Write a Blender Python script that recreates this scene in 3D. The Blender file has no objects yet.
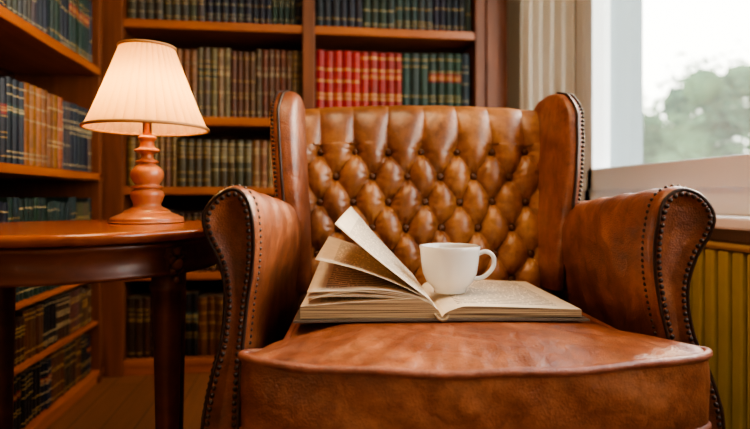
import bpy, math, random
from mathutils import Vector, Matrix
random.seed(7)
S=bpy.context.scene
YAW=math.radians(7.5); SA,CA=math.sin(YAW),math.cos(YAW)
ZC=0.70
def cam2w(cx,cy,z=0): return Vector((cx*CA+cy*SA, -cx*SA+cy*CA, z))
try:
    S.view_settings.look='AgX - Medium High Contrast'
except Exception as ex: print(ex)

# ---------------- materials ----------------
def newmat(name):
    m=bpy.data.materials.new(name); m.use_nodes=True
    nt=m.node_tree; b=nt.nodes['Principled BSDF']; return m,nt,b
def N(nt,t,**k):
    n=nt.nodes.new(t)
    for a,v in k.items(): setattr(n,a,v)
    return n
def ramp(nt,stops):
    r=N(nt,'ShaderNodeValToRGB'); e=r.color_ramp.elements
    e[0].position=stops[0][0]; e[0].color=(*stops[0][1],1)
    e[1].position=stops[-1][0]; e[1].color=(*stops[-1][1],1)
    for p,c in stops[1:-1]:
        x=e.new(p); x.color=(*c,1)
    return r
def simple(name,col,rough=.5,metal=0,**kw):
    m,nt,b=newmat(name)
    b.inputs['Base Color'].default_value=(*col,1); b.inputs['Roughness'].default_value=rough
    b.inputs['Metallic'].default_value=metal
    tc=N(nt,'ShaderNodeTexCoord'); n=N(nt,'ShaderNodeTexNoise'); n.inputs['Scale'].default_value=kw.get('scale',20)
    nt.links.new(tc.outputs['Object'],n.inputs['Vector'])
    mx=N(nt,'ShaderNodeMixRGB',blend_type='MULTIPLY'); mx.inputs[0].default_value=kw.get('var',.15)
    mx.inputs[1].default_value=(*col,1); nt.links.new(n.outputs['Fac'],mx.inputs[2]); nt.links.new(mx.outputs[0],b.inputs['Base Color'])
    bp=N(nt,'ShaderNodeBump'); bp.inputs['Strength'].default_value=kw.get('bump',.1); bp.inputs['Distance'].default_value=.002
    nt.links.new(n.outputs['Fac'],bp.inputs['Height']); nt.links.new(bp.outputs[0],b.inputs['Normal'])
    return m
def leather(name,c1,c2,c3,rough=.38,wr=.5,grain=.4):
    m,nt,b=newmat(name); L=nt.links.new
    tc=N(nt,'ShaderNodeTexCoord')
    n=N(nt,'ShaderNodeTexNoise'); n.inputs['Scale'].default_value=5; n.inputs['Detail'].default_value=8; n.inputs['Roughness'].default_value=.7; n.inputs['Distortion'].default_value=.6
    L(tc.outputs['Object'],n.inputs['Vector'])
    r=ramp(nt,[(.38,c1),(.5,c2),(.64,c3)]); L(n.outputs['Fac'],r.inputs[0])
    n2=N(nt,'ShaderNodeTexNoise'); n2.inputs['Scale'].default_value=38; n2.inputs['Detail'].default_value=6; n2.inputs['Roughness'].default_value=.7
    L(tc.outputs['Object'],n2.inputs['Vector'])
    mx=N(nt,'ShaderNodeMixRGB',blend_type='MULTIPLY'); mx.inputs[0].default_value=.65
    r2=ramp(nt,[(.38,(.45,.38,.36)),(.58,(1,1,1))]); L(n2.outputs['Fac'],r2.inputs[0])
    L(r.outputs[0],mx.inputs[1]); L(r2.outputs[0],mx.inputs[2]); L(mx.outputs[0],b.inputs['Base Color'])
    v=N(nt,'ShaderNodeTexVoronoi'); v.inputs['Scale'].default_value=330; L(tc.outputs['Object'],v.inputs['Vector'])
    ad=N(nt,'ShaderNodeMath',operation='ADD'); L(v.outputs['Distance'],ad.inputs[0]); L(n2.outputs['Fac'],ad.inputs[1])
    bp=N(nt,'ShaderNodeBump'); bp.inputs['Strength'].default_value=grain; bp.inputs['Distance'].default_value=.0015
    L(ad.outputs[0],bp.inputs['Height'])
    nd=N(nt,'ShaderNodeTexNoise'); nd.inputs['Scale'].default_value=9; nd.inputs['Detail'].default_value=2; L(tc.outputs['Object'],nd.inputs['Vector'])
    mxv=N(nt,'ShaderNodeMixRGB'); mxv.inputs[0].default_value=.12; L(tc.outputs['Object'],mxv.inputs[1]); L(nd.outputs['Color'],mxv.inputs[2])
    v2=N(nt,'ShaderNodeTexVoronoi',feature='DISTANCE_TO_EDGE'); v2.inputs['Scale'].default_value=13; L(mxv.outputs[0],v2.inputs['Vector'])
    r3=ramp(nt,[(0,(0,0,0)),(.10,(1,1,1))]); L(v2.outputs['Distance'],r3.inputs[0])
    bp2=N(nt,'ShaderNodeBump'); bp2.inputs['Strength'].default_value=wr; bp2.inputs['Distance'].default_value=.0022
    L(r3.outputs[0],bp2.inputs['Height']); L(bp.outputs[0],bp2.inputs['Normal']); L(bp2.outputs[0],b.inputs['Normal'])
    rr=N(nt,'ShaderNodeMapRange'); rr.inputs[3].default_value=rough-.08; rr.inputs[4].default_value=rough+.14
    L(n2.outputs['Fac'],rr.inputs[0]); L(rr.outputs[0],b.inputs['Roughness'])
    b.inputs['Specular IOR Level'].default_value=.9
    return m
def wood(name,c1,c2,rough=.35,axis='X',scale=1.0,coat=.2):
    m,nt,b=newmat(name); L=nt.links.new
    tc=N(nt,'ShaderNodeTexCoord'); mp=N(nt,'ShaderNodeMapping')
    sc={'X':(1.2,14,14),'Y':(14,1.2,14),'Z':(14,14,1.2)}[axis]
    mp.inputs['Scale'].default_value=[s*scale for s in sc]
    L(tc.outputs['Object'],mp.inputs['Vector'])
    n=N(nt,'ShaderNodeTexNoise'); n.inputs['Scale'].default_value=2.5; n.inputs['Detail'].default_value=8; n.inputs['Distortion'].default_value=.8
    L(mp.outputs[0],n.inputs['Vector'])
    r=ramp(nt,[(.3,c1),(.7,c2)]); L(n.outputs['Fac'],r.inputs[0]); L(r.outputs[0],b.inputs['Base Color'])
    b.inputs['Roughness'].default_value=rough; b.inputs['Coat Weight'].default_value=coat; b.inputs['Coat Roughness'].default_value=.15
    bp=N(nt,'ShaderNodeBump'); bp.inputs['Strength'].default_value=.12; bp.inputs['Distance'].default_value=.002
    L(n.outputs['Fac'],bp.inputs['Height']); L(bp.outputs[0],b.inputs['Normal'])
    return m
M_leather=leather('leather_tan',(.18,.045,.015),(.33,.094,.031),(.49,.180,.072),.36,.25,.42)
M_leather_back=leather('leather_back',(.24,.076,.017),(.40,.148,.036),(.54,.24,.072),.33,.08,.3)
M_pipe=leather('leather_piping',(.26,.075,.042),(.36,.115,.065),(.42,.15,.085),.4,0)
M_stud=simple('dark_studs',(.035,.014,.008),.4)
M_button=simple('leather_button',(.11,.034,.010),.35)
M_shelf=wood('shelf_wood',(.26,.060,.012),(.45,.13,.026),.35,'X')
M_shelfY=wood('shelf_wood_y',(.32,.075,.012),(.55,.15,.028),.35,'Y')
M_postdark=wood('post_wood',(.11,.028,.008),(.21,.056,.014),.5,'Z',coat=0)
M_backpanel=wood('back_panel',(.035,.010,.004),(.06,.016,.006),.6,'Z',coat=0)
M_table=wood('table_wood',(.24,.048,.011),(.46,.12,.026),.2,'X',coat=.5)
M_tabledark=wood('table_dark',(.07,.015,.005),(.14,.032,.010),.42,'X',coat=.12)
M_lampwood=wood('lamp_wood',(.40,.12,.045),(.60,.21,.08),.3,'Z',coat=.5)
M_brass=simple('brass',(.7,.45,.15),.3,1,var=.1)
M_white=simple('window_white',(.88,.90,.94),.35,var=.03,scale=6)
M_wall=simple('wall_plaster',(.62,.55,.46),.9,var=.1,scale=8)
M_ceil=simple('ceiling_plaster',(.7,.66,.6),.9,var=.08)
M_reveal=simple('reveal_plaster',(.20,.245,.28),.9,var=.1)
M_rad=simple('radiator_paint',(.42,.36,.11),.4,var=.25)
M_radtop=simple('radiator_grille_paint',(.40,.27,.12),.4)
M_porc=simple('porcelain',(.85,.82,.78),.12,var=.02); M_porc.node_tree.nodes['Principled BSDF'].inputs['Coat Weight'].default_value=.6
M_coffee=simple('coffee',(.12,.04,.01),.1,var=.05)
M_cover=simple('book_cover_cloth',(.16,.12,.09),.6)
M_ground=simple('outside_ground',(.2,.25,.12),1,scale=1)
m,nt,b=newmat('tree_leaves'); L=nt.links.new
out=nt.nodes['Material Output']; tc=N(nt,'ShaderNodeTexCoord'); n=N(nt,'ShaderNodeTexNoise'); n.inputs['Scale'].default_value=.6; n.inputs['Detail'].default_value=2
L(tc.outputs['Object'],n.inputs['Vector']); r=ramp(nt,[(.38,(.055,.12,.075)),(.62,(.15,.24,.12))]); L(n.outputs['Fac'],r.inputs[0])
d=N(nt,'ShaderNodeBsdfDiffuse'); t=N(nt,'ShaderNodeBsdfTranslucent'); L(r.outputs[0],d.inputs[0]); L(r.outputs[0],t.inputs[0])
mxs=N(nt,'ShaderNodeMixShader'); mxs.inputs[0].default_value=.5; L(d.outputs[0],mxs.inputs[1]); L(t.outputs[0],mxs.inputs[2]); L(mxs.outputs[0],out.inputs[0]); M_tree=m
M_bark=simple('tree_bark',(.12,.10,.08),.9)

def paper(name,col,lines):
    m,nt,b=newmat(name); L=nt.links.new
    tc=N(nt,'ShaderNodeTexCoord'); sp=N(nt,'ShaderNodeSeparateXYZ'); L(tc.outputs['UV'],sp.inputs[0])
    n=N(nt,'ShaderNodeTexNoise'); n.inputs['Scale'].default_value=9
    L(tc.outputs['UV'],n.inputs['Vector'])
    base=ramp(nt,[(.3,tuple(c*.86 for c in col)),(.7,col)]); L(n.outputs['Fac'],base.inputs[0])
    def M(op,a,bv=None):
        q=N(nt,'ShaderNodeMath',operation=op)
        for i,z in enumerate((a,bv)):
            if z is None: continue
            if isinstance(z,(int,float)): q.inputs[i].default_value=z
            else: L(z,q.inputs[i])
        return q.outputs[0]
    u,v=sp.outputs[0],sp.outputs[1]; NL=22
    row=M('FRACT',M('MULTIPLY',v,NL)); rm=M('LESS_THAN',row,.48)
    wn=N(nt,'ShaderNodeTexNoise'); wn.inputs['Scale'].default_value=1; wn.inputs['Detail'].default_value=1
    cb=N(nt,'ShaderNodeCombineXYZ'); L(M('MULTIPLY',u,50),cb.inputs[0]); L(M('MULTIPLY',M('FLOOR',M('MULTIPLY',v,NL)),7.3),cb.inputs[1])
    L(cb.outputs[0],wn.inputs['Vector']); wm=M('GREATER_THAN',wn.outputs['Fac'],.40)
    mg=M('MULTIPLY',M('MULTIPLY',M('GREATER_THAN',u,.13),M('LESS_THAN',u,.88)),M('MULTIPLY',M('GREATER_THAN',v,.08),M('LESS_THAN',v,.92)))
    mask=M('MULTIPLY',M('MULTIPLY',rm,wm),mg)
    mx=N(nt,'ShaderNodeMixRGB'); L(M('MULTIPLY',mask,.65),mx.inputs[0]); L(base.outputs[0],mx.inputs[1]); mx.inputs[2].default_value=(.14,.08,.05,1)
    L(mx.outputs[0],b.inputs['Base Color'])
    b.inputs['Roughness'].default_value=.8
    return m
M_page=paper('page_paper',(.92,.77,.58),True)
m,nt,b=newmat('page_edges'); L=nt.links.new
tc=N(nt,'ShaderNodeTexCoord'); mp=N(nt,'ShaderNodeMapping'); mp.inputs['Scale'].default_value=(4,4,700); L(tc.outputs['Object'],mp.inputs[0])
n=N(nt,'ShaderNodeTexNoise'); n.inputs['Scale'].default_value=1; L(mp.outputs[0],n.inputs['Vector'])
r=ramp(nt,[(.38,(.10,.055,.03)),(.58,(.60,.42,.24))]); L(n.outputs['Fac'],r.inputs[0]); L(r.outputs[0],b.inputs['Base Color']); b.inputs['Roughness'].default_value=.8
M_edge=m
m,nt,b=newmat('book_bindings'); L=nt.links.new
at=N(nt,'ShaderNodeAttribute'); at.attribute_name='Col'
tc=N(nt,'ShaderNodeTexCoord'); n=N(nt,'ShaderNodeTexNoise'); n.inputs['Scale'].default_value=60; n.inputs['Detail'].default_value=4; L(tc.outputs['Object'],n.inputs['Vector'])
r=ramp(nt,[(.3,(.35,.35,.35)),(.65,(.85,.85,.85))]); L(n.outputs['Fac'],r.inputs[0])
mx=N(nt,'ShaderNodeMixRGB',blend_type='MULTIPLY'); mx.inputs[0].default_value=.8; L(at.outputs['Color'],mx.inputs[1]); L(r.outputs[0],mx.inputs[2])
L(mx.outputs[0],b.inputs['Base Color']); b.inputs['Roughness'].default_value=.42
b.inputs['Specular IOR Level'].default_value=.3
M_books=m
def cloth(name,dc,tcol,fac):
    m,nt,b=newmat(name); L=nt.links.new
    out=nt.nodes['Material Output']
    d=N(nt,'ShaderNodeBsdfDiffuse'); d.inputs[0].default_value=(*dc,1)
    t=N(nt,'ShaderNodeBsdfTranslucent'); t.inputs[0].default_value=(*tcol,1)
    mxs=N(nt,'ShaderNodeMixShader'); mxs.inputs[0].default_value=fac
    L(d.outputs[0],mxs.inputs[1]); L(t.outputs[0],mxs.inputs[2]); L(mxs.outputs[0],out.inputs[0]); return m
M_shade=cloth('lampshade_fabric',(.80,.50,.34),(.95,.62,.26),.6)
M_curtain=cloth('sheer_curtain',(.92,.86,.78),(.92,.84,.74),.5)
m,nt,b=newmat('window_glass'); L=nt.links.new; out=nt.nodes['Material Output']
d=N(nt,'ShaderNodeBsdfTransparent'); d.inputs[0].default_value=(.98,.99,1,1)
t=N(nt,'ShaderNodeBsdfTranslucent'); t.inputs[0].default_value=(.9,.92,.9,1)
g=N(nt,'ShaderNodeBsdfGlossy'); g.inputs['Roughness'].default_value=.05
mxs=N(nt,'ShaderNodeMixShader'); mxs.inputs[0].default_value=.05
mx0=N(nt,'ShaderNodeMixShader'); mx0.inputs[0].default_value=.03
L(d.outputs[0],mx0.inputs[1]); L(t.outputs[0],mx0.inputs[2])
L(mx0.outputs[0],mxs.inputs[1]); L(g.outputs[0],mxs.inputs[2]); L(mxs.outputs[0],out.inputs[0]); M_glass=m
m,nt,b=newmat('bulb_glow'); b.inputs['Emission Color'].default_value=(1,.72,.40,1); b.inputs['Emission Strength'].default_value=18; M_bulb=m
m,nt,b=newmat('floor_planks'); L=nt.links.new
tc=N(nt,'ShaderNodeTexCoord'); br=N(nt,'ShaderNodeTexBrick'); br.inputs['Scale'].default_value=1
mp=N(nt,'ShaderNodeMapping'); mp.inputs['Rotation'].default_value=(0,0,math.pi/2); L(tc.outputs['Object'],mp.inputs[0]); L(mp.outputs[0],br.inputs['Vector'])
br.inputs['Brick Width'].default_value=1.1; br.inputs['Row Height'].default_value=.1; br.inputs['Mortar Size'].default_value=.002
br.inputs['Color1'].default_value=(.32,.13,.05,1); br.inputs['Color2'].default_value=(.24,.095,.036,1); br.inputs['Mortar'].default_value=(.05,.02,.01,1)
n=N(nt,'ShaderNodeTexNoise'); mp2=N(nt,'ShaderNodeMapping'); mp2.inputs['Scale'].default_value=(25,2,1); L(tc.outputs['Object'],mp2.inputs[0]); L(mp2.outputs[0],n.inputs['Vector']); n.inputs['Scale'].default_value=2
mx=N(nt,'ShaderNodeMixRGB',blend_type='MULTIPLY'); mx.inputs[0].default_value=.5; L(br.outputs[0],mx.inputs[1]); L(n.outputs['Fac'],mx.inputs[2]); L(mx.outputs[0],b.inputs['Base Color'])
b.inputs['Roughness'].default_value=.35; M_floor=m

# ---------------- mesh helpers ----------------
def mk(name,verts,faces,mats,smooth=False,parent=None,fm=None,uvs=None):
    me=bpy.data.meshes.new(name); me.from_pydata([tuple(v) for v in verts],[],faces); me.update()
    if not isinstance(mats,(list,tuple)): mats=[mats]
    for q in mats: me.materials.append(q)
    if fm:
        for p,i in zip(me.polygons,fm): p.material_index=i
    if smooth:
        for p in me.polygons: p.use_smooth=True
    if uvs:
        ul=me.uv_layers.new(name='UVMap')
        for l in me.loops: ul.data[l.index].uv=uvs[l.vertex_index]
    o=bpy.data.objects.new(name,me); S.collection.objects.link(o)
    if parent: o.parent=parent
    return o
def empty(name,loc=(0,0,0),rz=0):
    e=bpy.data.objects.new(name,None); e.empty_display_size=.1; S.collection.objects.link(e)
    e.location=loc; e.rotation_euler=(0,0,rz); return e
class G:
    def __init__(s): s.v=[]; s.f=[]; s.m=[]; s.c=[]
    def add(s,v,f,mi=0,col=None):
        o=len(s.v); s.v+= [tuple(x) for x in v]; s.f+=[tuple(i+o for i in q) for q in f]; s.m+=[mi]*len(f); s.c+=[col]*len(f)
    def box(s,x0,x1,y0,y1,z0,z1,mi=0):
        v=[(x,y,z) for z in(z0,z1) for y in(y0,y1) for x in(x0,x1)]
        s.add(v,[(0,2,3,1),(4,5,7,6),(0,1,5,4),(2,6,7,3),(0,4,6,2),(1,3,7,5)],mi)
    def loft(s,rings,caps=True,mi=0,closed=True):
        n=len(rings[0]); v=[p for r in rings for p in r]; f=[]
        for i in range(len(rings)-1):
            for j in range(n if closed else n-1):
                k=(j+1)%n; f.append((i*n+j,i*n+k,(i+1)*n+k,(i+1)*n+j))
        if caps:
            f.append(tuple(range(n))[::-1]); f.append(tuple((len(rings)-1)*n+j for j in range(n)))
        s.add(v,f,mi)
    def lathe(s,prof,c=(0,0,0),n=48,mi=0,caps=True):
        s.loft([[(c[0]+r*math.cos(2*math.pi*j/n),c[1]+r*math.sin(2*math.pi*j/n),c[2]+z) for j in range(n)] for r,z in prof],caps,mi)
    def tube(s,pts,r,n=8,mi=0,closed=False):
        pts=[Vector(p) for p in pts]; rings=[]; N_=len(pts)
        up=None
        for i,p in enumerate(pts):
            a=pts[(i-1)%N_] if (i>0 or closed) else p; b_=pts[(i+1)%N_] if (i<N_-1 or closed) else p
            t=(b_-a).normalized()
            if up is None: up=t.orthogonal().normalized()
            up=(up-t*up.dot(t)).normalized(); w=t.cross(up)
            rr=r(i/(N_-1)) if callable(r) else r
            rings.append([p+up*rr*math.cos(2*math.pi*j/n)+w*rr*math.sin(2*math.pi*j/n) for j in range(n)])
        if closed: rings.append(rings[0])
        s.loft(rings,not closed,mi)
    def ball(s,c,r,n=8,k=5,mi=0,sc=(1,1,1)):
        rings=[]
        for i in range(k+1):
            ph=-math.pi/2+math.pi*i/k; q=max(math.cos(ph),.02)
            rings.append([(c[0]+sc[0]*r*q*math.cos(2*math.pi*j/n),c[1]+sc[1]*r*q*math.sin(2*math.pi*j/n),c[2]+sc[2]*r*math.sin(ph)) for j in range(n)])
        s.loft(rings,True,mi)
    def obj(s,name,mats,smooth=False,parent=None,bevel=0):
        o=mk(name,s.v,s.f,mats,smooth,parent,s.m)
        if bevel:
            b=o.modifiers.new('bev','BEVEL'); b.width=bevel; b.segments=2; b.limit_method='ANGLE'
        return o
def catmull(P,sub=6,closed=False):
    P=[Vector(p) for p in P]; out=[]; n=len(P)
    for i in range(n if closed else n-1):
        g=lambda k: P[k%n] if closed else P[max(0,min(n-1,k))]
        a,b_,c,d_=g(i-1),g(i),g(i+1),g(i+2)
        for k in range(sub):
            t=k/sub
            out.append(.5*((2*b_)+(c-a)*t+(2*a-5*b_+4*c-d_)*t*t+(3*b_-a-3*c+d_)*t**3))
    if not closed: out.append(P[-1])
    return out
def lerp(tab,x):
    if x<=tab[0][0]: return tab[0][1]
    for (a,b_),(c,d_) in zip(tab,tab[1:]):
        if x<=c: return b_+(d_-b_)*(x-a)/(c-a)
    return tab[-1][1]

# ---------------- room ----------------
XL,XR,YB,YF=-1.07,1.10,2.62,-1.6
g=G(); g.box(XL-.1,XR+.25,YF-.1,YB+.1,-.05,0); g.obj('floor',M_floor)
g=G(); g.box(XL-.1,XR+.25,YF-.1,YB+.1,2.45,2.5); g.obj('ceiling',M_ceil)
g=G(); g.box(XL-.1,XL,YF,YB+.1,0,2.45); g.obj('wall_left',M_wall)
g=G(); g.box(XL,XR,YB,YB+.1,0,2.45); g.obj('wall_back',M_wall)
g=G(); g.box(XL-.1,XR+.23,YF-.1,YF,0,2.45); g.obj('wall_front',M_wall)
WY0,WY1,WZ0,WZ1=-.35,2.05,.655,2.15; WT=.23
g=G()
g.box(XR,XR+WT,YF,YB+.1,0,WZ0,0); g.box(XR,XR+WT,YF,YB+.1,WZ1,2.45,0)
g.box(XR,XR+WT,WY1,YB+.1,WZ0,WZ1,0); g.box(XR,XR+WT,YF,WY0,WZ0,WZ1,0)
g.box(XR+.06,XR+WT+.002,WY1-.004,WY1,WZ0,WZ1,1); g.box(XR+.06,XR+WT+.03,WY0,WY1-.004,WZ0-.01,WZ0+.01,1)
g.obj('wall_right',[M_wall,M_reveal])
# window
g=G()
fx0,fx1=XR-.015,XR+.055
g.box(fx0,fx1,WY0,WY1,WZ0,WZ0+.075); g.box(fx0,fx1,WY0,WY1,WZ1-.075,WZ1)
g.box(fx0,fx1,WY1-.055,WY1,WZ0,WZ1); g.box(fx0,fx1,WY0,WY0+.055,WZ0,WZ1)
sx1=XR+.045
for a,b_ in((WY0+.05,.72),(.72,WY1-.05)):
    g.box(fx0-.012,sx1,a,b_,WZ0+.07,WZ0+.15); g.box(fx0-.012,sx1,a,b_,WZ1-.15,WZ1-.07)
    g.box(fx0-.012,sx1,b_-.04,b_,WZ0+.07,WZ1-.07); g.box(fx0-.012,sx1,a,a+.05,WZ0+.07,WZ1-.07)
    g.box(XR+.018,XR+.022,a+.03,b_-.03,WZ0+.13,WZ1-.13,1)
g.box(fx0-.005,fx0,WY1-.01,WY1+.05,WZ0,WZ1+.05)
wo=g.obj('window_1',[M_white,M_glass],bevel=.006)
g=G(); g.box(XR-.13,XR-.002,WY0-.05,WY1+.03,WZ0-.03,WZ0-.001); g.obj('trim_1',M_white,bevel=.006)
# curtain
g=G(); rings=[]
nn=90
for zi in range(13):
    z=.04+2.3*zi/12; row=[]
    for i in range(nn+1):
        u=i/nn; x=.88+.185*u; y=2.17-.10*u+.015*math.sin(u*32+.4*math.sin(z*2))+.006*math.sin(z*3+u*9)
        row.append((x,y,z))
    rings.append(row)
g.loft(rings,False,0,False); g.obj('curtain',M_curtain,True)
g=G(); g.tube([(XR-.06,YF+.4,2.36),(XR-.06,2.25,2.36)],.012); g.ball((XR-.06,2.25,2.36),.02)
for yy in (0.0,1.1,2.0): g.tube([(XR-.06,yy,2.36),(XR-.002,yy,2.36)],.007)
g.obj('curtain_rod',M_brass,True)
# radiator
g=G(); y=.35
while y<1.95:
    g.box(XR-.115,XR-.06,y,y+.036,.10,.575); y+=.044
g.box(XR-.10,XR-.075,.33,1.96,.13,.16); g.box(XR-.10,XR-.075,.33,1.96,.5,.54)
g.box(XR-.120,XR-.045,.33,1.97,.575,.592,1)
for yy in(.5,1.75): g.box(XR-.10,XR-.07,yy,yy+.03,0,.11,1)
g.obj('radiator',[M_rad,M_radtop],bevel=.008)
g=G(); g.box(XR-.015,XR-.001,YF,YB-.0,0,.08); g.obj('baseboard_right',M_white)

# ---------------- bookcases ----------------
LX=-.75; BY=2.29
g=G()
LS=[(.05,.022),(.235,.012),(.41,.014),(.788,.026),(1.185,.030),(1.56,.03),(1.95,.03)]
for z,t in LS: g.box(XL+.02,LX+ (0 if t>.02 else -.006),.12,YB-.33-.03,z-t,z,0)
g.box(XL+.02,LX-.01,.12,BY-.03,0,.03,1)
g.box(XL+.02,LX,.12,.15,0,2.1,2)
g.box(XL+.02,LX,BY-.07,BY-.04,0,2.1,2)
g.box(XL+.005,XL+.02,.12,BY-.04,0,2.1,3); g.box(XL+.02,LX,.12,BY-.04,2.07,2.1,0)
g.obj('bookcase',[M_shelfY,M_shelfY,M_postdark,M_backpanel],bevel=.003)
g=G()
BS=[(.06,.03),(.40,.028),(.74,.03),(1.02,.034),(1.40,.034),(1.78,.03)]
px=[(-.80,-.69),(.005,.055),(.73,.87)]
for a,b_ in px: g.box(a,b_,BY,YB-.02,0,2.15,1)
g.box(-.69,.73,BY+.01,YB-.02,0,.03,0)
for z,t in BS:
    g.box(-.69,.005,BY+.008,YB-.02,z-t,z,0); g.box(.055,.73,BY+.008,YB-.02,z-t,z,0)
g.box(-.8,.87,YB-.02,YB-.004,0,2.15,2); g.box(-.8,.87,BY-.0,YB-.02,2.15,2.18,1)
g.box(.775,.83,BY-.012,BY,0,2.15,1)
g.obj('bookcase.001',[M_shelf,M_postdark,M_backpanel],bevel=.003)

gold=(.62,.38,.10)
def book_row(g,mp,u0,u1,z0,h,depth,tw,pal,hv=.012,tilt=0,recess=.02,series=True,gcf=None,nb=(3,4,5),bt=.0028):
    u=u0; cur=None; left=0; z0+=.0006
    while u<u1-.012:
        if left<=0:
            cur=random.choice(pal); left=random.randint(2,6) if series else random.randint(1,2)
            ch=h+random.uniform(-hv,hv); ct=random.uniform(*tw); bands=sorted(random.sample([.08,.14,.3,.36,.55,.72,.8,.9],random.choice(nb)))
            lab=random.random()<.6; labc=random.choice([(.05,.02,.01),(.3,.03,.02),(.03,.06,.05),cur])
            gc=gcf or random.choice([gold,gold,(.5,.4,.22),(.75,.55,.25)])
        left-=1
        t=min(ct*random.uniform(.92,1.08),u1-u); hh=ch+random.uniform(-.002,.002)
        w0=-recess-random.uniform(0,.006)
        col=tuple(c*random.uniform(.75,1.2) for c in cur)
        k=6; prof=[]
        for i in range(k+1):
            s=i/k; prof.append((u+.0008+(t-.0016)*s, w0-.007*(2*s-1)**2))
        prof2=prof+[(u+t-.001,w0-depth),(u+.001,w0-depth)]
        n=len(prof2)
        v=[mp(a,b_,z0) for a,b_ in prof2]+[mp(a,b_,z0+hh) for a,b_ in prof2]
        f=[(i,(i+1)%n,n+(i+1)%n,n+i) for i in range(n)]
        g.add(v,f+[tuple(range(n))[::-1],tuple(range(n,2*n))],0,col); g.c[-1]=(.22,.16,.10)
        def strip(za,zb,c,off=.0009):
            P=[(a,b_+off) for a,b_ in prof]; m=len(P)
            g.add([mp(a,b_,z0+za) for a,b_ in P]+[mp(a,b_,z0+zb) for a,b_ in P],[(i,i+1,m+i+1,m+i) for i in range(m-1)],0,c)
        for bb in bands: strip(hh*bb,hh*bb+bt,gc,.0012)
        if lab: strip(hh*.58,hh*.70,labc,.0008); strip(hh*.615,hh*.63,gc,.0013); strip(hh*.65,hh*.66,gc,.0013)
        u+=t+random.uniform(0,.0012)
def finish_books(g,name):
    o=mk(name,g.v,g.f,M_books); me=o.data
    a=me.attributes.new('Col','FLOAT_COLOR','CORNER')
    for p,c in zip(me.polygons,g.c):
        for l in p.loop_indices: a.data[l].color=(*c,1)
    return o
navy=(.014,.017,.034); teal=(.020,.042,.038); black=(.014,.012,.012); brown=(.13,.045,.015); tan=(.24,.11,.04); red=(.42,.022,.018)
green=(.018,.042,.028); olive=(.08,.065,.022); beige=(.26,.16,.08); dkbr=(.06,.025,.012); org=(.34,.11,.028); grey=(.07,.06,.05)
g=G()
def mpL(u,w,z): return (LX+w,u,z)
yA,yE=.16,BY-.08
book_row(g,mpL,yA,yE,.05,.15,.16,(.018,.028),[dkbr,black,navy,brown])
book_row(g,mpL,yA,yE,.235,.135,.16,(.016,.026),[dkbr,brown,black,(.12,.05,.03)])
book_row(g,mpL,yA,yE,.41,.28,.18,(.02,.03),[teal,olive,green,navy,teal])
book_row(g,mpL,yA,1.70,.788,.235,.18,(.030,.042),[navy,black,navy])
book_row(g,mpL,1.70,1.96,.788,.235,.18,(.034,.04),[org,(.34,.12,.03)],hv=.004,nb=(4,5))
book_row(g,mpL,1.96,yE,.788,.235,.18,(.026,.034),[navy,black,brown,grey])
book_row(g,mpL,yA,yE,1.185,.25,.18,(.022,.03),[teal,navy,grey,teal])
book_row(g,mpL,yA,yE,1.56,.25,.18,(.022,.034),[teal,brown,navy])
finish_books(g,'shelf_books')
g=G()
def mpB(u,w,z): return (u,BY-w,z)
rows=[(.06,.25,[dkbr,black,brown],[dkbr,brown]),(.40,.24,[dkbr,black,(.10,.05,.03)],[brown,dkbr]),
 (.74,.20,[beige,tan,olive,brown,beige],[tan,brown]),(1.02,.27,[beige,tan,(.18,.11,.06),brown,olive],None),(1.40,.26,[teal,navy,grey],[teal,navy,green]),(1.78,.25,[brown,teal],[brown,navy])]
for z,h,pa,pb in rows:
    book_row(g,mpB,-.685,0,z,h,.2,(.022,.034),pa,recess=.03)
    if pb: book_row(g,mpB,.06,.725,z,h,.2,(.024,.036),pb,recess=.03)
book_row(g,mpB,.06,.42,1.02,.285,.2,(.037,.038),[red],hv=.002,recess=.03,gcf=(.75,.42,.12),nb=(5,6),bt=.006)
book_row(g,mpB,.42,.725,1.02,.29,.2,(.036,.042),[green,(.015,.035,.04)],hv=.003,recess=.03)
finish_books(g,'shelf_books.001')

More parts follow.
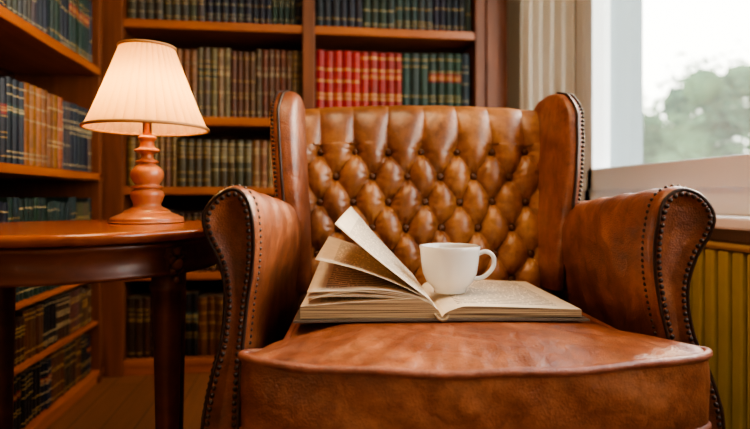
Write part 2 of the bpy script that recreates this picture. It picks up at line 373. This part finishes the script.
# ---------------- armchair ----------------
CH=empty('armchair',cam2w(.138,.87,0),-YAW+math.radians(2.2))
PR=[(.322,.14),(.322,.30),(.324,.42),(.312,.52),(.296,.58),(.288,.63),(.290,.672),(.308,.704),(.345,.718),(.384,.706),(.406,.675),(.403,.637),(.388,.60),(.380,.55),(.385,.48),(.402,.40),(.412,.30),(.412,.14)]
for sgn,nm in((-1,'arm_left'),(1,'arm_right')):
    inn=.60 if sgn<0 else .80
    PQ=[((.37+(a-.37)*inn) if a<.37 else a,b_,0) for a,b_ in PR]
    if sgn>0: PQ=[(a+(.012*max(0,min(1,(.52-b_)/.12)) ),b_,0) for a,b_,_ in PQ]
    base=catmull(PQ,5)
    def yfr(z): return .028*math.sin(max(0,min(1,(.66-z)/.30))*math.pi)
    nrm=[]
    for i,p in enumerate(base):
        a=base[max(i-1,0)]; b_=base[min(i+1,len(base)-1)]; t=(b_-a).normalized(); nrm.append(Vector((t.y,-t.x,0)))
    rings=[]
    for y,ins in((.012,.022),(.004,.014),(.003,.010),(.007,.005),(.014,.0015),(.024,0)):
        rings.append([(sgn*(p+q*ins).x,y+yfr(p.y),(p+q*ins).y) for p,q in zip(base,nrm)])
    tin=.050 if sgn<0 else .012
    for k in range(1,37):
        t=k/36; y=.024+.556*t; r=[]
        for i,p in enumerate(base):
            inner=max(0,min(1,(.37-p.x)/.03))
            x=p.x-.004*t-tin*t*inner
            z=p.y-.045*t*max(0,min(1,(p.y-.45)/.2))
            wv=(.0018*math.sin(t*38+4*math.sin(i*.13)+i*.09)+.0010*math.sin(t*75+i*.21+3*math.sin(i*.07)))*min(1,t*6)*math.exp(-((t-.25)/.5)**2)
            r.append((sgn*(x+nrm[i].x*wv),y+yfr(p.y)*(1-t),z+nrm[i].y*wv))
        rings.append(r)
    g=G(); g.loft(rings,True); g.obj(nm,M_leather,True,CH)
    pts=[Vector((sgn*(p+q*.006).x,.004+yfr(p.y),(p+q*.006).y)) for p,q in zip(base,nrm)]
    g=G(); g.tube(pts,.0030,8); g.obj(nm+'_piping',M_stud,True,CH)
    g=G()
    def studrow(pts,r,step):
        acc=0
        for a,b_ in zip(pts,pts[1:]):
            L_=(b_-a).length
            while acc<L_:
                g.ball(a+(b_-a)*(acc/L_),r,8,4); acc+=step
            acc-=L_
    studrow([Vector((sgn*(p+q*.013).x,.003+yfr(p.y),(p+q*.013).y)) for p,q in zip(base,nrm)],.0042,.0105)
    studrow([Vector((sgn*p.x,.030+yfr(p.y),p.y)) for p in base],.0034,.0105)
    g.obj(nm+'_studs',M_stud,True,CH)

# tufted back
DZ=-.024
path=[(.47,.36),(.480,.45),(.492,.55),(.507,.65),(.523,.75),(.540,.85+DZ),(.552,.90+DZ),(.568,.930+DZ),(.595,.942+DZ),(.625,.932+DZ),(.645,.90+DZ),(.650,.80),(.64,.6),(.62,.36),(.61,.20)]
P=catmull([(a,b_,0) for a,b_ in path],16)
cum=[0]
for a,b_ in zip(P,P[1:]): cum.append(cum[-1]+(b_-a).length)
import bisect
def at(s):
    s=max(0,min(cum[-1],s))
    i=min(len(cum)-2,max(0,bisect.bisect_right(cum,s)-1)); t=(s-cum[i])/(cum[i+1]-cum[i])
    p=P[i].lerp(P[i+1],t); tg=(P[i+1]-P[i]).normalized(); return p,Vector((-tg.y,tg.x,0))
HW=.337; W=.086; H=.128
s_top=[c for c,p in zip(cum,P) if p.y>=.812][0]
def tuft(x,s):
    x+=.0035*math.sin(s*31+x*17); s+=.0035*math.sin(x*41+s*13)
    u=x/W
    if s<=s_top:
        v=(s_top-s)/H
        a=u+v; b_=u-v
        sa=abs(math.sin(math.pi*a)); sb=abs(math.sin(math.pi*b_))
        h=(sa*sb)**.45
        best=9; bx=by=0
        for jj in(-1,0,1):
            rv=round(v*2)+jj; off=.5*(rv%2)
            if rv<0: continue
            for kk in (-1,0,1):
                ru=round(u-off)+kk+off
                q=math.hypot((u-ru)*W,(v-rv/2)*H)
                if q<best: best=q; bx=(u-ru)*W; by=(v-rv/2)*H
        pit=math.exp(-(best/.017)**2)
        pl=.0018*math.cos(9*math.atan2(by,bx))*math.exp(-((best-.018)/.012)**2)
        return .024*h-.012*pit+pl
    else:
        h=abs(math.sin(math.pi*u))**.45
        best=math.hypot((u-round(u))*W,s-s_top); pit=math.exp(-(best/.016)**2)
        q=min(1,(s-s_top)/.12)
        fade=max(0,1-max(0,(s-s_top-.085))/.05)
        amp=.024*(1-.80*q)
        return (amp*h+.020*q)*fade+.020*(1-fade)-.012*pit+.0012*math.sin(x*70+s*30)*q*fade
nu,ns=340,360; rings=[]
for j in range(ns+1):
    s=cum[-1]*(j/ns); row=[]
    p,nr=at(s)
    for i in range(nu+1):
        x=-HW+2*HW*i/nu
        e=min(1,(HW-abs(x))/.03); edge=math.sqrt(max(0,1-(1-e)**2))
        d_=tuft(x,s)*edge-.02*(1-edge)
        sc=-.014*(x/HW)**2 if p.y>.83 else 0
        row.append((x+.003,p.x+(nr.x)*d_, p.y+nr.y*d_+sc))
    rings.append(row)
g=G(); g.loft(rings,False,0,False)
back=g.obj('tufted_back',M_leather_back,True,CH)
g=G()
for r in range(0,9):
    s=s_top-r*H/2
    if s<.05: break
    off=.5*(r%2)
    p,nr=at(s)
    for k in range(-5,6):
        x=(k+off)*W
        if abs(x)>HW-.03: continue
        xx=x-.0035*math.sin(s*31+x*17)+.003
        g.ball((xx,p.x+nr.x*-.003,p.y+nr.y*-.003),.0095,12,6,0,(1,.8,1))
g.obj('back_buttons',M_button,True,CH)
# wings
for sgn,nm in((-1,'wing_left'),(1,'wing_right')):
    rings=[]; edge=[]
    zs=[.50,.56,.60,.64,.68,.72,.76,.80,.84,.875,.90,.92,.938,.952,.962,.968]
    for z in zs:
        yf=lerp([(.50,.40),(.6,.375),(.68,.352),(.76,.345),(.84,.352),(.90,.366),(.93,.385),(.952,.42),(.962,.46),(.968,.50)],z)
        yb=lerp([(.5,.63),(.9,.65),(.94,.635),(.962,.60),(.968,.56)],z)
        xc=lerp([(.5,.300),(.65,.302),(.9,.320),(.968,.318)],z)+(-.004 if sgn>0 else 0)
        th=lerp([(.5,.034),(.9,.035),(.93,.033),(.955,.026),(.965,.014),(.968,.006)],z)*(.74 if sgn>0 else 1.05)
        n=40; r=[]
        for j in range(n):
            a=2*math.pi*j/n; c,s_=math.cos(a),math.sin(a); e=.5
            xx=math.copysign(abs(c)**e,c)*th; yy=math.copysign(abs(s_)**.55,s_)*(yb-yf)/2
            ym=(yf+yb)/2+yy
            fl=.012*((yb-ym)/(yb-yf))**2
            r.append((sgn*(xc+xx+fl-.004+.016*((ym-yf)/(yb-yf))),ym,z-.014))
        rings.append(r)
        edge.append(Vector((sgn*(xc+th*.55+.010),yf-.001,z-.014)))
    g=G(); g.loft(rings,True); g.obj(nm,M_leather,True,CH)
    E=catmull(edge[:-1],6)
    g=G(); acc=0
    for a,b_ in zip(E,E[1:]):
        L_=(b_-a).length
        while acc<L_:
            q=a+(b_-a)*(acc/L_); g.ball(q+Vector((0,.004,0)),.0038,8,4); acc+=.0098
        acc-=L_
    g.obj(nm+'_studs',M_stud,True,CH)
    E2=[e+Vector((-sgn*.014,-.0005,0)) for e in E]
    g=G(); g.tube(E2,.0035); g.obj(nm+'_piping',M_stud,True,CH)
# T-shaped seat cushion
half=[(0,-.098),(.10,-.094),(.20,-.084),(.29,-.066),(.345,-.046),(.368,-.026),(.364,-.010),(.335,-.004),(.300,.006),(.288,.03),(.285,.15),(.285,.30),(.280,.44),(.26,.475),(.15,.48),(0,.48)]
full=half+[(-a*(.925 if b_<0 else 1.0),b_) for a,b_ in half[-2:0:-1]]
pl=catmull([(a+(.004),b_,0) for a,b_ in full],8,True)
cc=Vector((0,.20,0))
def ring(s,z):
    return [((cc+(p-cc)*s).x,(cc+(p-cc)*s).y,z) for p in pl]
def sag(x,y): return -.006*max(0,1-(x/.30)**2)*(1 if y<0 else max(0,1-y/.12)) + .0015*math.sin(x*33)
rings=[]
zt,zb=.465,.345
for a in range(0,9):
    t=a/8*math.pi/2; rings.append(ring(1-.012*(1-math.sin(t)),zb+.008*(1-math.cos(t))))
for k in range(1,9):
    rr=[]
    for x,y,z in ring(1+.005*math.sin(k/9*math.pi),zb+.008+(zt-zb-.016)*k/9):
        w_=.0020*math.sin(x*50+z*60+2*math.sin(x*13))*math.sin(k/9*math.pi)
        rr.append((x,y+w_,z+sag(x,y)*k/9))
    rings.append(rr)
for a in range(0,9):
    t=a/8*math.pi/2; rings.append([(x,y,z+sag(x,y)) for x,y,z in ring(1-.014*(1-math.cos(t)),zt-.008+.008*math.sin(t))])
for k in range(1,60):
    s=.986*(1-k/60); rr=[]
    for x,y,z in ring(s,0):
        q=(s/.986)
        wr=.0028*math.sin(x*42+3*math.sin(y*19))*math.sin(y*30+2+2*math.sin(x*9))*(q**3)
        wr+=.0030*max(0,q-.5)*math.sin(math.atan2(y-.2,x)*46+9*q+1.5*math.sin(x*14))
        wr+=.0012*max(0,q-.45)*math.sin(math.atan2(y-.2,x)*93+21*q+2.5*math.sin(x*23))
        wr-=.0036*math.exp(-((math.sin(x*11+y*6+1.2*math.sin(y*17))-.2)/.12)**2)*max(0,min(1,(q-.45)*4))*(1-q)*3
        rr.append((x,y,zt+sag(x,y)*q**4+.0245*(1-q**3.2)+wr))
    rings.append(rr)
g=G(); g.loft(rings,True); g.obj('seat_cushion',M_leather,True,CH)
g=G()
g.tube([(cc+(p-cc)*1.0).to_3d()+Vector((0,0,zt-.003+sag(p.x,p.y))) for p in pl],.0064,10,0,True)
g.tube([(cc+(p-cc)*.998).to_3d()+Vector((0,0,zb+.006)) for p in pl],.0058,10,0,True)
g.obj('cushion_piping',M_pipe,True,CH)
g=G(); g.box(-.325,.325,-.012,.60,.15,.343); g.obj('base_frame',M_leather,False,CH,bevel=.015)
g=G()
for x,y in((-.35,.04),(.35,.04),(-.33,.56),(.33,.56)):
    g.lathe([(.014,0),(.018,.005),(.016,.03),(.022,.08),(.028,.11),(.026,.12),(.030,.15)],(x,y,0),20)
g.obj('chair_legs',M_tabledark,True,CH)

# ---------------- open book ----------------
zseat=.4905
BK=empty('open_book',(CH.matrix_basis@Vector((-.021,.082,zseat))),CH.rotation_euler[2]+math.radians(-.5))
BWp,BD=.240,.32
def prof_top(u,side,T=.030):
    return .006+(T)*(min(1,u/.16))**.55*(1-.40*max(0,(u-.16)/.84)**1.3) if u>0 else .006
for sgn,nm,T in((-1,'page_block_left',.031),(1,'page_block_right',.018)):
    n=40; verts=[];uv=[];faces=[];fm=[]
    ny=12
    for j in range(ny+1):
        y=BD*j/ny
        for i in range(n+1):
            u=i/n; verts.append((sgn*u*BWp,y,prof_top(u,sgn,T))); uv.append((u if sgn>0 else 1-u,y/BD))
    for j in range(ny):
        for i in range(n):
            a=j*(n+1)+i; q=(a,a+1,a+n+2,a+n+1); faces.append(q if sgn>0 else q[::-1]); fm.append(0)
    for y in(0,BD):
        st=len(verts)
        for i in range(n+1):
            u=i/n; verts.append((sgn*u*BWp,y,prof_top(u,sgn,T))); uv.append((0,0))
            verts.append((sgn*(u*BWp),y,.0045)); uv.append((0,0))
        for i in range(n): faces.append((st+2*i,st+2*i+1,st+2*i+3,st+2*i+2)); fm.append(1)
    st=len(verts)
    for y in(0,BD):
        for z in(.0045,prof_top(1,sgn,T)): verts.append((sgn*BWp,y,z)); uv.append((0,0))
    faces.append((st,st+1,st+3,st+2)); fm.append(1)
    mk(nm,verts,faces,[M_page,M_edge],False,BK,fm,uv)
g=G(); rings=[]
for x,z in((-.251,-.002),(-.12,0),(-.02,.0),(0,-.0),(.02,0),(.12,0),(.251,-.002)):
    rings.append([(x,-.006,z),(x,BD+.006,z),(x,BD+.006,z+.004),(x,-.006,z+.004)])
g.loft(rings,True)
g.obj('book_cover',M_cover,False,BK)
g=G(); g.tube([(-.014,-.005,.012),(-.006,-.006,.003),(0,-.007,.001),(.006,-.006,.003),(.012,-.005,.010)],.0024); g.obj('headband',M_edge,True,BK)
def fan(name,ang,curl,length=BWp*.97,x0=-.010,twist=0.0):
    n=26; ny=10; verts=[];uv=[];faces=[]
    for j in range(ny+1):
        v=j/ny; y=.002+(BD-.004)*v
        x=x0; z=.012
        for i in range(n+1):
            u=i/n
            verts.append((x,y,z)); uv.append((1-u,v))
            target=math.radians(ang+twist*(v-.5))+math.radians(curl)*u
            w=min(1,u/.10); a=math.radians(80)*(1-w)+target*w
            st=length/n; x-=math.cos(a)*st; z+=math.sin(a)*st
    for j in range(ny):
        for i in range(n):
            q=j*(n+1)+i; faces.append((q,q+1,q+n+2,q+n+1))
    o=mk(name,verts,faces,[M_page],True,BK,None,uv)
    sm=o.modifiers.new('s','SOLIDIFY'); sm.thickness=.0006
for i,(an,cu,tw) in enumerate([(9,-12,1),(13,-18,3),(18,-20,6),(25,-38,8),(31,-46,12),(34,-22,5),(40,6,9)]):
    fan('loose_page_%d'%(i+1),an,cu,twist=tw)

# ---------------- cup ----------------
Cp=CH.matrix_basis@Vector((.015,.215,0))
CUP=empty('coffee_cup',(Cp.x,Cp.y,zseat+.0248),-YAW)
HC=.090
pr=[(.0,.0),(.026,0),(.031,.001),(.031,.006),(.034,.011),(.045,.022),(.052,.038),(.0555,.060),(.0575,.082),(.0590,HC),(.0575,HC+.0012),(.0558,HC-.002),(.0540,.070),(.0515,.050),(.046,.030),(.034,.016),(.0,.013)]
pr=[(max(a,.0005),b_) for a,b_ in pr]
g=G(); g.lathe(pr,n=64,caps=False)
hp=catmull([(.054,0,.074),(.070,0,.079),(.084,0,.070),(.085,0,.052),(.074,0,.036),(.060,0,.028),(.046,0,.027)],8)
g.tube(hp,.0045,12); g.obj('cup_body',M_porc,True,CUP)
g=G(); g.lathe([(.0005,.080),(.0548,.080)],n=48,caps=False); g.obj('coffee',M_coffee,True,CUP)

# ---------------- side table ----------------
tc0=cam2w(-.578,1.085,0); TZ=.645
TB=empty('side_table',tc0,-YAW)
R=.288
g=G(); g.lathe([(.001,TZ-.020),(R-.03,TZ-.020),(R-.012,TZ-.019),(R-.006,TZ-.015),(R-.001,TZ-.010),(R,TZ-.006),(R-.003,TZ-.001),(R-.008,TZ),(.001,TZ)],n=96); g.obj('table_top',M_table,False,TB,bevel=0)
for p in TB.children[0].data.polygons: p.use_smooth=len(p.vertices)==4 and abs(p.normal.z)<.9
g=G(); g.lathe([(R-.045,TZ-.0205),(R-.022,TZ-.0205),(R-.018,TZ-.028),(R-.024,TZ-.032),(R-.024,TZ-.066),(R-.019,TZ-.070),(R-.019,TZ-.076),(R-.024,TZ-.078),(R-.045,TZ-.078),(R-.045,TZ-.0205)],n=96,caps=False); g.obj('apron',M_tabledark,True,TB)
g=G()
a0=math.atan2(-.125,.238)
for k in range(4):
    a=a0+k*math.pi/2; rr=.246; x,y=rr*math.cos(a),rr*math.sin(a)
    rings=[]
    for z,w in((0,.013),(.02,.017),(.06,.013),(.20,.0155),(.40,.0185),(.50,.0205),(.535,.021),(.540,.026),(.55,.026),(.555,.022),(TZ-.021,.022)):
        ring_=[]
        for j in range(16):
            b_=2*math.pi*j/16; c,s_=math.cos(b_),math.sin(b_); e=.6
            lx=math.copysign(abs(c)**e,c)*w; ly=math.copysign(abs(s_)**e,s_)*w
            ring_.append((x+lx*math.cos(a)-ly*math.sin(a),y+lx*math.sin(a)+ly*math.cos(a),z))
        rings.append(ring_)
    g.loft(rings,True)
g.obj('table_legs',M_tabledark,True,TB)
g=G()
for k in range(4):
    a=a0+k*math.pi/2; rr=.268
    for da,zz,r_ in((0,.584,.013),(.035,.594,.008),(-.035,.594,.008),(.03,.572,.007),(-.03,.572,.007),(0,.558,.008),(.065,.600,.006),(-.065,.600,.006),(0,.608,.009)):
        g.ball((rr*math.cos(a+da),rr*math.sin(a+da),zz),r_,10,6)
g.obj('leg_carving',M_tabledark,True,TB)

# ---------------- lamp ----------------
lp=cam2w(-.490,1.205,TZ+.0005)
LM=empty('table_lamp',lp,-YAW)
LM.scale=(.95,.95,.95)
bp=[(.001,0),(.076,0),(.079,.004),(.078,.010),(.072,.014),(.060,.019),(.052,.022),(.048,.027),(.040,.031),(.032,.036),(.030,.042),(.034,.052),(.037,.062),(.034,.070),(.026,.075),(.034,.078),(.034,.082),(.026,.085),(.031,.093),(.0355,.104),(.034,.116),(.026,.126),(.018,.131),(.024,.135),(.024,.139),(.015,.143),(.013,.152),(.018,.157),(.027,.160),(.027,.165),(.017,.169),(.015,.182),(.019,.188),(.019,.193),(.011,.197),(.001,.198)]
pp=catmull([(a,b_,0) for a,b_ in bp],3)
g=G(); g.lathe([(max(p.x,.0008),p.y) for p in pp],n=48); g.obj('turned_base',M_lampwood,True,LM)
g=G(); g.lathe([(.010,.196),(.010,.225),(.016,.228),(.016,.245),(.010,.248),(.004,.25),(.004,.395),(.009,.399),(.009,.405),(.001,.41)],n=20)
for k in range(3):
    a=k*2*math.pi/3; g.tube([(0,0,.392),(.058*math.cos(a),.058*math.sin(a),.392)],.0016,6)
g.obj('lamp_stem',M_brass,True,LM)
g=G(); n=720; rings=[]
for k in range(13):
    t=k/12; z=.212+.184*t; r=.130+(.058-.130)*(t**.92)
    row=[]
    for j in range(n):
        a=2*math.pi*j/n; q=r+.0056*(r/.13)*(abs(math.sin(18*a))**.7-.6)
        row.append((q*math.cos(a),q*math.sin(a),z))
    rings.append(row)
g.loft(rings,False); g.obj('lampshade',M_shade,True,LM)
g=G()
for r,z,w in((.1325,.2125,.0036),(.060,.395,.0034)):
    g.tube([(r*math.cos(2*math.pi*j/72),r*math.sin(2*math.pi*j/72),z) for j in range(72)],w,8,0,True)
m_trim=simple('shade_trim',(.45,.22,.08),.6); g.obj('shade_trim',m_trim,True,LM)
g=G(); g.ball((0,0,.285),.026,20,12); g.obj('bulb',M_bulb,True,LM)
ld=bpy.data.lights.new('lamp_bulb_light','POINT'); ld.energy=10; ld.color=(1,.62,.22); ld.shadow_soft_size=.028
lo=bpy.data.objects.new('lamp_bulb_light',ld); S.collection.objects.link(lo); lo.parent=LM; lo.location=(0,0,.272)

# ---------------- outside ----------------
g=G(); g.box(XR+WT+.5,60,-30,60,-3.2,-3.0); g.obj('garden_ground',M_ground)
g=G(); random.seed(3)
for i in range(300):
    a=random.uniform(22,70); d_=random.uniform(15,19); x=d_*math.sin(math.radians(a)); y=d_*math.cos(math.radians(a))
    top=lerp([(22,2.0),(33,2.9),(36,3.5),(41,4.4),(48,3.4),(60,4.5),(70,3.5)],a)
    z=-2.8+(top+2.8)*random.random()**.6; R_=random.uniform(.5,1.0)
    g.ball((x,y,z),R_*.5,8,5)
    for k in range(110):
        v=Vector((random.gauss(0,1),random.gauss(0,1),random.gauss(0,1))).normalized()*R_*random.uniform(.5,1.2)
        c=Vector((x,y,z))+v; s_=random.uniform(.08,.17)
        p1=Vector((random.gauss(0,1),random.gauss(0,1),random.gauss(0,1))).normalized(); p2=p1.orthogonal().normalized()
        g.add([c-p1*s_,c+p2*s_*.5,c+p1*s_,c-p2*s_*.5],[(0,1,2,3)],0)
    if i%20==0: g.tube([(x,y,-3.1),(x,y,1)],.15,8,1)
g.obj('garden_trees',[M_tree,M_bark],True)

# ---------------- lights ----------------
w=bpy.data.worlds.new('World'); S.world=w; w.use_nodes=True; nt=w.node_tree; L=nt.links.new
bg=nt.nodes['Background']; tc=N(nt,'ShaderNodeTexCoord'); sp=N(nt,'ShaderNodeSeparateXYZ'); L(tc.outputs['Generated'],sp.inputs[0])
r=ramp(nt,[(.0,(.30,.27,.22)),(.5,(.97,.94,.82)),(.60,(.98,.95,.82)),(.72,(.94,.93,.88)),(1,(.72,.80,.92))])
mr=N(nt,'ShaderNodeMapRange'); mr.inputs[1].default_value=-1; mr.inputs[2].default_value=1; L(sp.outputs[2],mr.inputs[0]); L(mr.outputs[0],r.inputs[0]); L(r.outputs[0],bg.inputs[0]); bg.inputs[1].default_value=9.5
sd=bpy.data.lights.new('sun','SUN'); sd.energy=7; sd.angle=math.radians(14); sd.color=(1,.80,.54)
so=bpy.data.objects.new('sun',sd); S.collection.objects.link(so)
dirv=Vector((-1,-.62,-.62)); so.rotation_euler=dirv.to_track_quat('-Z','Y').to_euler()
ad=bpy.data.lights.new('overhead_fill','AREA'); ad.shape='DISK'; ad.size=.6; ad.energy=23; ad.color=(1,.69,.40)  # added fill lamp overhead, out of view, to warm and brighten the room
ao=bpy.data.objects.new('overhead_fill',ad); S.collection.objects.link(ao); ao.location=(-.15,.65,2.38)

# ---------------- camera ----------------
cd=bpy.data.cameras.new('camera'); cd.sensor_width=36; cd.lens=560/750*36; cd.shift_y=-17.5/750; cd.clip_start=.02
cd.dof.use_dof=True; cd.dof.focus_distance=1.02; cd.dof.aperture_fstop=2.0
co=bpy.data.objects.new('camera',cd); S.collection.objects.link(co); co.location=(0,0,ZC); co.rotation_euler=(math.pi/2,0,-YAW)
S.camera=co
